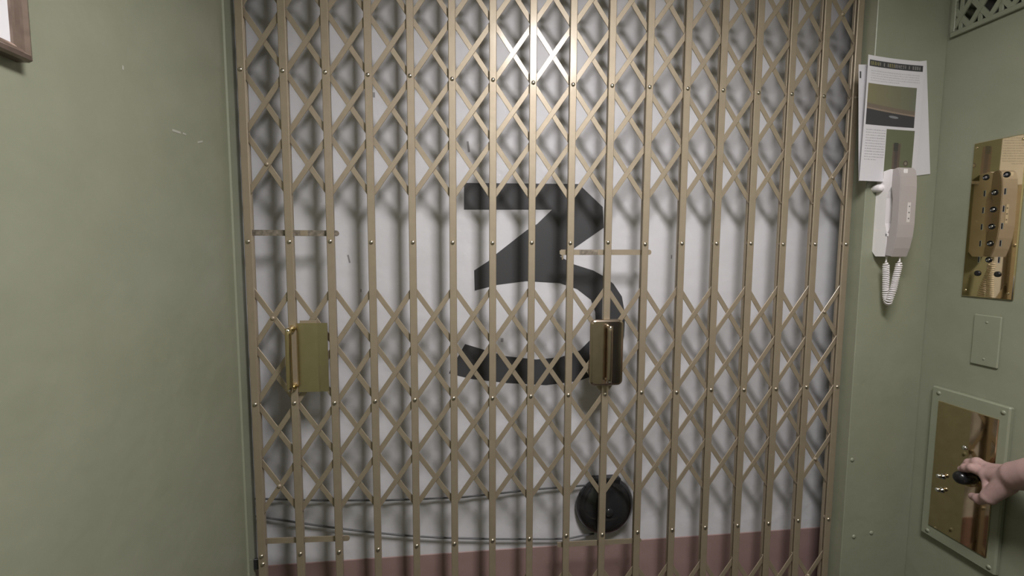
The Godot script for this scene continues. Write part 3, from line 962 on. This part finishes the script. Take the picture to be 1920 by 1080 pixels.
func person() -> void:
	var t := thing("person", "person with a bare forearm gripping the black lever on the brass control plate", "person", Vector3.ZERO)
	var V := func(x: float, y: float, z: float) -> Vector3: return Vector3(x, y, z)
	var wrist := Vector3(0.834, 1.093, 0.328)
	var elbow := Vector3(0.785, 1.250, 0.560)
	var shoulder := Vector3(0.700, 1.430, 0.770)
	# hand and forearm, fine grid
	var fore_mid := wrist.lerp(elbow, 0.55)
	var index := [Vector3(0.845, 1.063, 0.268), Vector3(0.853, 1.062, 0.234), Vector3(0.858, 1.054, 0.216), Vector3(0.862, 1.045, 0.204)]
	var middle := [Vector3(0.864, 1.072, 0.263), Vector3(0.873, 1.071, 0.226), Vector3(0.877, 1.060, 0.207), Vector3(0.879, 1.047, 0.197)]
	var ring := [Vector3(0.881, 1.068, 0.268), Vector3(0.891, 1.063, 0.233), Vector3(0.894, 1.050, 0.216), Vector3(0.895, 1.038, 0.209)]
	var little := [Vector3(0.894, 1.055, 0.277), Vector3(0.902, 1.046, 0.250), Vector3(0.904, 1.036, 0.237), Vector3(0.904, 1.026, 0.231)]
	var thumb := [Vector3(0.838, 1.062, 0.312), Vector3(0.834, 1.024, 0.283), Vector3(0.843, 1.006, 0.259), Vector3(0.853, 1.000, 0.239)]
	var hand := []
	hand.append([wrist, fore_mid, 0.0265, 0.035])
	hand.append([wrist, wrist + Vector3(0.012, -0.004, -0.006), 0.024, 0.022])
	hand.append([wrist, index[0], 0.021, 0.0125])
	hand.append([wrist + Vector3(0.012, -0.002, 0), middle[0], 0.021, 0.0130])
	hand.append([wrist + Vector3(0.018, -0.004, 0), ring[0], 0.020, 0.0125])
	hand.append([wrist + Vector3(0.022, -0.008, 0), little[0], 0.019, 0.0115])
	hand.append([index[0], little[0], 0.011, 0.010])
	hand.append([wrist.lerp(fore_mid, 0.25), (index[0] + ring[0]) * 0.5 + Vector3(0, -0.004, 0.012), 0.0255, 0.015])
	hand.append([wrist + Vector3(0.0, -0.012, -0.012), thumb[1], 0.019, 0.0135])
	hand.append([thumb[1], index[0], 0.010, 0.010])
	var hand_bones := hand
	var rads := [[0.0098, 0.0092, 0.0082, 0.0074], [0.0100, 0.0094, 0.0084, 0.0076], [0.0095, 0.0090, 0.0080, 0.0072], [0.0084, 0.0078, 0.0070, 0.0064], [0.0135, 0.0112, 0.0100, 0.0084]]
	var fingers := [index, middle, ring, little, thumb]
	for i in 5:
		for j in 3:
			hand_bones.append([fingers[i][j], fingers[i][j + 1], rads[i][j], rads[i][j + 1]])
	var hand_mesh := field_mesh(hand_bones, 0.003, 0.006)
	# body, coarse grid
	var pelvis := Vector3(0.60, 0.94, 0.88)
	var chest := Vector3(0.585, 1.26, 0.86)
	var neck := Vector3(0.588, 1.47, 0.85)
	var head := Vector3(0.60, 1.615, 0.83)
	var side := Vector3(0.90, 0.0, -0.35).normalized()   # across the shoulders
	var fwd := Vector3(0.36, 0.0, -0.93).normalized()
	var l_sh := chest - side * 0.165 + Vector3(0, 0.125, 0)
	var l_el := l_sh + Vector3(-0.05, -0.28, 0.03)
	var l_wr := l_el + Vector3(-0.005, -0.23, -0.06)
	var hips := [pelvis + side * 0.09, pelvis - side * 0.09]
	var skin := []
	skin.append([elbow, fore_mid, 0.042, 0.0385])
	skin.append([shoulder, elbow, 0.047, 0.041])
	skin.append([l_sh, l_el, 0.047, 0.041])
	skin.append([l_el, l_wr, 0.041, 0.027])
	# relaxed hand: palm and five fingers
	var lp: Vector3 = l_wr + Vector3(0.0, -0.075, -0.025)
	skin.append([l_wr, lp, 0.028, 0.027])
	for i in 4:
		var b0: Vector3 = lp + fwd * (0.027 - 0.018 * i)
		skin.append([b0, b0 + Vector3(0.012, -0.048 - 0.006 * (1 if i in [1, 2] else 0), -0.004), 0.010, 0.009])
		skin.append([b0 + Vector3(0.012, -0.048, -0.004), b0 + Vector3(0.026, -0.078, 0.0), 0.009, 0.0075])
	skin.append([l_wr + fwd * 0.02 + Vector3(0, -0.03, 0), l_wr + fwd * 0.05 + Vector3(0.012, -0.075, 0), 0.014, 0.009])
	skin.append([chest - side * 0.07, chest + side * 0.07, 0.108, 0.108])
	skin.append([chest, pelvis, 0.108, 0.122])
	skin.append([chest + Vector3(0, 0.12, 0) - side * 0.11, chest + Vector3(0, 0.12, 0) + side * 0.10, 0.062, 0.062])
	skin.append([chest + side * 0.12 + Vector3(0, 0.12, 0), shoulder, 0.058, 0.050])
	skin.append([chest - side * 0.12 + Vector3(0, 0.12, 0), l_sh, 0.058, 0.050])
	skin.append([neck - Vector3(0, 0.06, 0), head - Vector3(0, 0.06, 0), 0.058, 0.052])
	skin.append([head + Vector3(0, 0.03, 0) - fwd * 0.015, head + Vector3(0, 0.02, 0) + fwd * 0.01, 0.086, 0.082])
	skin.append([head - Vector3(0, 0.02, 0) + fwd * 0.02, head - Vector3(0, 0.075, 0) + fwd * 0.05, 0.066, 0.036])
	skin.append([head + fwd * 0.082 + Vector3(0, 0.012, 0), head + fwd * 0.103 - Vector3(0, 0.024, 0), 0.008, 0.013])
	skin.append([head + fwd * 0.080 - Vector3(0, 0.052, 0) - side * 0.016, head + fwd * 0.080 - Vector3(0, 0.052, 0) + side * 0.016, 0.008, 0.008])
	for s in [-1.0, 1.0]:
		skin.append([head + side * 0.082 * s + Vector3(0, 0.018, 0), head + side * 0.080 * s - Vector3(0, 0.02, 0), 0.014, 0.009])
	var ankles := []
	for i in 2:
		var hip: Vector3 = hips[i]
		var knee := hip + Vector3(0.0, -0.42, 0.0) + fwd * 0.03
		var ank := knee + Vector3(0.0, -0.42, 0.0) - fwd * 0.03
		ankles.append(ank)
		skin.append([hip, knee, 0.088, 0.058])
		skin.append([knee, ank, 0.056, 0.036])
	var body_mesh := field_mesh(skin, 0.013, 0.03)
	# one continuous figure: the fine hand and forearm join the body's mesh
	var st := SurfaceTool.new()
	st.begin(Mesh.PRIMITIVE_TRIANGLES)
	st.append_from(body_mesh, 0, Transform3D.IDENTITY)
	st.append_from(hand_mesh, 0, Transform3D.IDENTITY)
	put("body", st.commit(), M.skin, t)
	# clothes
	var shirt := []
	shirt.append([chest - side * 0.07, chest + side * 0.07, 0.108, 0.108])
	shirt.append([chest, pelvis + Vector3(0, 0.03, 0), 0.110, 0.126])
	shirt.append([chest + Vector3(0, 0.12, 0) - side * 0.11, chest + Vector3(0, 0.12, 0) + side * 0.10, 0.062, 0.062])
	shirt.append([chest + side * 0.12 + Vector3(0, 0.12, 0), shoulder, 0.058, 0.050])
	shirt.append([chest - side * 0.12 + Vector3(0, 0.12, 0), l_sh, 0.058, 0.050])
	shirt.append([shoulder, shoulder.lerp(elbow, 0.6), 0.050, 0.047])
	shirt.append([l_sh, l_sh.lerp(l_el, 0.6), 0.050, 0.047])
	put("shirt", field_mesh(shirt, 0.014, 0.03, 0.010), M.shirt, t)
	var trousers := [[pelvis - side * 0.05, pelvis + side * 0.05, 0.128, 0.128]]
	for i in 2:
		var hip: Vector3 = hips[i]
		var knee := hip + Vector3(0.0, -0.42, 0.0) + fwd * 0.03
		trousers.append([hip, knee, 0.09, 0.064])
		trousers.append([knee, ankles[i] + Vector3(0, 0.0, 0), 0.064, 0.052])
	put("trousers", field_mesh(trousers, 0.014, 0.03, 0.008), M.trousers, t)
	for i in 2:
		var an: Vector3 = ankles[i]
		var g0 := Vector3(an.x, 0.046, an.z)
		put("shoe", field_mesh([[g0 - fwd * 0.04, g0 + fwd * 0.08, 0.042, 0.044], [g0 + fwd * 0.08, g0 + fwd * 0.17 - Vector3(0, 0.008, 0), 0.044, 0.034], [g0, Vector3(an.x, 0.10, an.z), 0.042, 0.045]], 0.008, 0.02), M.leather, t)
	put("hair", field_mesh([[head + Vector3(0, 0.045, 0) - fwd * 0.03, head + Vector3(0, 0.06, 0) + fwd * 0.015, 0.088, 0.072], [head - fwd * 0.04, head - Vector3(0, 0.03, 0) - fwd * 0.045, 0.075, 0.055]], 0.010, 0.02), M.hair, t)
	for s in [-1.0, 1.0]:
		put("eye", lathe_mesh([Vector2(0.0, -0.011), Vector2(0.008, -0.008), Vector2(0.011, 0), Vector2(0.008, 0.008), Vector2(0, 0.011)], Vector3.UP, 14), M.phone, t, head + fwd * 0.072 + side * 0.031 * s + Vector3(0, 0.012, 0))
